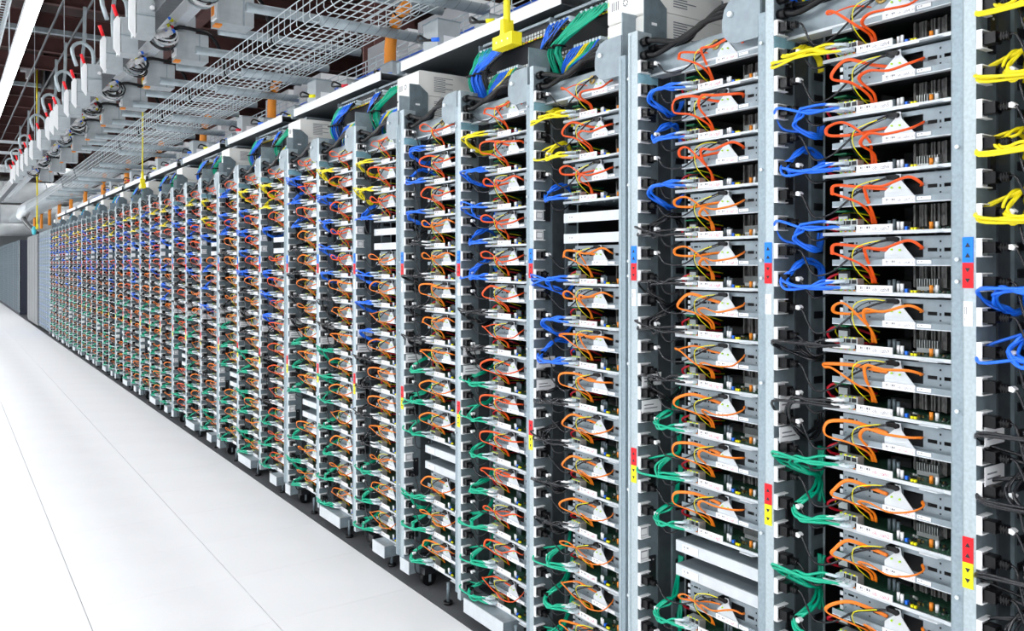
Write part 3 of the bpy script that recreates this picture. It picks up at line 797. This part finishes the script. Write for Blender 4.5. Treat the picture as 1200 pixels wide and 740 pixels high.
# ------------------------------------------------------------------ busways with tap-off boxes
tag(ob('busway', MB().box(0, .085, 0, 26, 0, .14, 'busd').box(-.01, .095, 0, 26, .14, .15, 'boxg'), None, (1.065, 1.5, 2.97)), 'dark grey busway rail carrying the red-handled boxes', 'busway')
tag(ob('busway', MB().box(0, .07, 0, 24, 0, .10, 'steel_l').box(-.008, .078, 0, 24, .10, .108, 'white'), None, (1.375, 1.5, 3.17)), 'white busway rail above the silver boxes with cable coils', 'busway')
ys1 = []
for px in (218, 200, 184, 162, 150, 141, 129, 124, 119, 109, 100, 94, 89, 84, 80, 77):
    zc = 964 * .93 / (.8235 * px); ys1.append((zc - .93 * .5673) / .8235)
for i, y in enumerate(ys1):
    t = empty('tap_off_box', 'grey tap-off box with white flap and red handle, %s along the busway from the right' % nth(i + 1), 'electrical box', (.955, y, 2.83), 'tap-off boxes with red handles')
    ob('casing', MB().prism([(0, 0), (.11, 0), (.11, .20), (.09, .235), (0, .235)], 'y', 0, .16, 'boxg').box(.02, .09, -.004, .0, .13, .235, 'boxg').box(0, .11, -.006, 0, .115, .12, 'steel'), t)
    ob('flap', MB().prism([(-.004, -.03), (.004, .0), (.004, .21), (-.015, .245), (-.04, .20), (-.04, .02)], 'y', .0, .012, 'white'), t)
    ob('handle', MB().cyl((-.02, .0, .235), (-.045, -.01, .305), .012, 'sred', 8), t)
    ob('knob', MB().cyl((.09, -.006, .165), (.09, -.02, .165), .014, 'white', 10), t)
    ob('hose', MB().tube([(.06, .08, .23), (.05, .08, .36), (-.03, .08, .42), (-.10, .08, .36), (-.07, .06, .22)] if i % 2 else [(.06, .08, .23), (.055, .08, .42), (.07, .08, .60), (.075, .08, .9)], .015, 'pipe', 8), t)
    if i % 4 == 0: ob('hanger_rod', MB().cyl((.15, .05, .28), (.15, .05, 3.1), .004, 'wire', 6), t)
ys2 = [3.05, 3.75, 5.25, 6.35, 7.45, 8.6, 9.8, 11.0, 12.3, 13.7, 15.2, 17.0]
for i, y in enumerate(ys2):
    t = empty('junction_box', 'silver junction box with coiled cables on the white busway, %s from the right' % nth(i + 1), 'electrical box', (1.40, y, 2.93), 'silver boxes with cable coils')
    ob('casing', MB().box(0, .22, 0, .18, 0, .20, 'boxg').box(.0, .13, .01, .17, .20, .33, 'boxg').box(.15, .16, -.002, .0, 0, .2, 'steel'), t)
    ob('breaker_window', MB().box(-.014, 0, .03, .13, .03, .13, 'white').box(-.017, -.014, .05, .11, .055, .115, 'ink' if i % 2 else 'amber').box(-.012, .03, .03, .10, -.012, 0.0, 'amber'), t)
    cl = MB(); rr = random.Random(i)
    for q in range(9):
        cx, cz = -.10 + rr.uniform(-.02, .02), .15 + rr.uniform(-.04, .04); ra = rr.uniform(.05, .10); tl = rr.uniform(-.5, .5)
        cl.tube([(cx + ra * math.cos(a), -.03 + ra * .5 * math.sin(a + tl), cz + ra * .9 * math.sin(a)) for a in [k * .6283 for k in range(11)]], .007, ('cord', 'pipe', 'cord', 'white')[q % 4], 5, smooth=2)
    ob('cable_coil', cl, t)
    ca = MB()
    for q in range(11):
        a = rr.uniform(-.08, .05); bq = rr.uniform(-.06, .06)
        zz = .20 + rr.uniform(-.06, .06); ca.cyl((-.16 + a, -.08 + bq, zz - .04), (-.10 + a, -.06 + bq, zz), .019, 'white', 8)
        ca.cyl((-.10 + a, -.06 + bq, zz), (-.08 + a, -.053 + bq, zz + .014), .015, ('blue', 'red', 'syel')[q % 3], 8)
    ob('connectors', ca, t)
    ob('cable', MB().tube([(-.09, .05, .18), (.0, -.02, .22), (.12, -.03, .22), (.24, .0, .20), (.33, .05, .08), (.38, .1, -.10)], .014, 'rubber', 6), t)

# ------------------------------------------------------------------ yellow drop cords with outlet heads
for i, (y, zt, lab) in enumerate(((2.45, 6.0, 'large yellow outlet head hanging nearest the camera above the third rack column'), (9.1, 6.0, 'yellow outlet head on the middle yellow cord above the rack tops'),
                                  (20.9, 5.85, 'farthest yellow outlet head on cord below the black reel'))):
    t = empty('drop_cord', lab, 'power outlet', (1.665, y, 2.2), 'yellow drop cords')
    h = MB()
    h.prism([(.0, -.0), (.0, .045), (.045, .045), (.05, .05), (.052, .10), (.072, .10), (.074, .05), (.08, .045), (.125, .045), (.125, 0)], 'x', -.022, .022, 'yellow')
    for q in (.028, .063, .100): h.cyl((-.024, q, .022), (-.022, q, .022), .004, 'white', 8)
    h.v = [(a, -(b - .062), c) for a, b, c in h.v]
    h2 = MB(); h2.tube([(0, 0, .09), (0, 0, .14), (0, 0, .17)], .013, 'yellow', 10)
    ob('outlet_head', h, t); ob('strain_relief', h2, t)
    ob('cord', MB().tube([(0, 0, .16), (.003, .004, .8), (-.002, .0, 1.4), (0, 0, zt - 2.2)], .0065 if i < 2 else .016, 'yellow', 8), t)
reel = empty('cord_reel', 'black cord reel under the dark ceiling, top of the farthest yellow cord', 'cord reel', (1.95, 20.9, 5.75))
ob('drum', MB().cyl((-.15, 0, 0), (.45, 0, 0), .42, 'black', 20).cyl((-.2, 0, 0), (-.15, 0, 0), .5, 'black', 20), reel)
ob('clamp', MB().box(-.6, -.35, -.1, .1, -.1, .12, 'white').box(-.5, -.42, -.1, .1, -.25, -.1, 'white'), reel)

# ------------------------------------------------------------------ white cooling cabinets and ducts behind the racks
for i in range(22):
    y = 3.0 + i * .90
    t = empty('cooling_unit', 'white sheet-metal cooling cabinet behind the racks, %s from the right' % nth(i + 1), 'cooling unit', (2.95, y, 0), 'white cooling cabinets')
    ob('casing', MB().box(0, .9, 0, .74, 0, 3.0 + .25 * (i % 3 != 1), 'white'), t)
    ob('access_panel', MB().box(-.012, 0, .04, .34, 2.1, 2.92, 'white').box(-.012, 0, .38, .68, 2.1, 2.92, 'white'), t)
    ob('corner_trim', MB().box(-.016, .0, -.004, .012, 2.0, 2.98, 'steel'), t)
    ob('hose', MB().tube([(.1, -.08, 2.0), (.06, -.12, 2.5), (.02, -.1, 2.8), (.1, -.06, 3.1)], .03, 'rubber', 8).tube([(.2, -.14, 2.0), (.2, -.16, 2.6), (.25, -.12, 3.1)], .025, 'pipe', 8), t)
    if i % 3 == 1:
        t = tag(ob('duct', MB().cyl((0, 0, 0), (0, 0, 2.48), .13, 'duct', 18).cyl((0, 0, 2.42), (0, 0, 2.46), .137, 'steel', 18), None, (2.62, y + .4, 0)), 'short silver vent stack standing before the white cabinets, %s from the right' % nth(i // 3 + 1), 'duct', 'silver vent stacks')

# ------------------------------------------------------------------ far end: ducts, cabinets
for i, (y, z, r_) in enumerate(((31, 3.75, .34), (33, 3.15, .32), (35, 2.75, .30), (30, 4.4, .12), (38, 4.4, .5), (41, 3.4, .6))):
    d = MB().cyl((-5, 0, 0), (6.5, 0, 0), r_, 'duct', 20)
    for q in range(9): d.cyl((-4.5 + q * 1.2, 0, 0), (-4.46 + q * 1.2, 0, 0), r_ * 1.04, 'steel_l', 20)
    tag(ob('air_duct', d, None, (0, y, z)), ('silver round duct crossing the far end of the aisle, %s one' % ('highest thick', 'second', 'lowest', 'thin top', 'farthest high', 'farthest low')[i]), 'duct', 'silver ducts at the far end')
for i, (y, z) in enumerate(((17.5, 3.62), (17.5, 3.42))):
    tag(ob('strut_rail', MB().box(-2.5, 1.35, -.02, .02, 0, .05, 'steel_l'), None, (0, y, z)), '%s thin white strut rail crossing the far aisle' % ('upper', 'lower')[i], 'rail')
sw = MB()
sw.tube([(2.75, 13, 2.62), (2.7, 16, 2.66), (2.5, 19, 2.65), (2.3, 22, 2.55)], .17, 'duct', 18, smooth=4)
tag(ob('air_duct', sw), 'wide pale duct running along the row behind the basket', 'duct')
el = empty('exhaust_elbow', 'pale duct elbow with black hose dropping to the far rack end', 'duct', (1.7, 20.5, 2.8))
ob('elbow', MB().tube([(.35, .9, .15), (.15, 2.2, .12), (-.05, 3.3, .02), (-.08, 3.9, -.14)], .14, 'duct', 16), el)
ob('hose', MB().tube([(-.08, 3.9, -.12), (-.05, 3.4, -.30), (.02, 2.6, -.50), (.12, 1.7, -.70)], .06, 'rubber', 12), el)
# dense dark racks with fine grid just past the open racks
Y = 1.823 + 1.518 * NU - 1.518 + .03
for i in range(2):
    y0 = Y + i * 1.26 + .02
    t = empty('server_rack', ('nearer', 'farther')[i] + ' dark rack of small blue-grey servers past the coloured racks', 'server rack', (XF, y0, 0), 'dark racks at the far end')
    g = MB(); g.box(.03, .6, 0, 1.24, .08, 2.1, 'cab'); ob('body', g, t)
    for q in range(4): ob('post', MB().box(0, .05, q * .31, q * .31 + .035, .07, 2.118, 'post'), t)
    g = MB()
    for q in range(4):
        for k in range(28): g.box(.015, .03, q * .31 + .05, q * .31 + .30, .14 + k * .0695, .155 + k * .0695, 'steel' if k % 2 else 'blue')
    tag(ob('shelf_edges', g, t), kind='stuff')
y1 = Y + 2.56
t = empty('cabinet', 'plain grey cabinet panel standing at the far end of the rack row', 'cabinet', (XF, y1, 0))
ob('body', MB().box(0, .8, 0, 2.75, .05, 2.10, 'cabg'), t)
for q in range(4): ob('panel', MB().box(-.012, 0, q * .68 + .02, q * .68 + .66, .10, 2.06, 'cabg'), t)
tag(ob('cable_coil', MB().tube([(1.66, 21.6 + .16 * math.cos(a), 2.19 + .07 * math.sin(a)) for a in [i * .5 for i in range(14)]], .035, 'aqua', 6)), 'small aqua cable coil on top of the far racks', 'cable')
y2 = 26.9
for i in range(6):
    t = empty('cabinet', 'dark blue server cabinet beyond the cross aisle, %s from the gap' % nth(i + 1), 'cabinet', (XF, y2 + i * 2.4, 0), 'dark cabinets beyond the gap')
    ob('body', MB().box(0.02, .8, 0, 2.38, 0, 2.10, 'cab'), t)
    for q in range(5): ob('post', MB().box(0, .04, q * .58, q * .58 + .04, .07, 2.1, 'post_dark' if q or i else 'post'), t)
    g = MB()
    for k in range(26): g.box(.008, .02, .05, 2.33, .14 + k * .074, .155 + k * .074, 'panel_d')
    tag(ob('shelf_edges', g, t), kind='stuff')
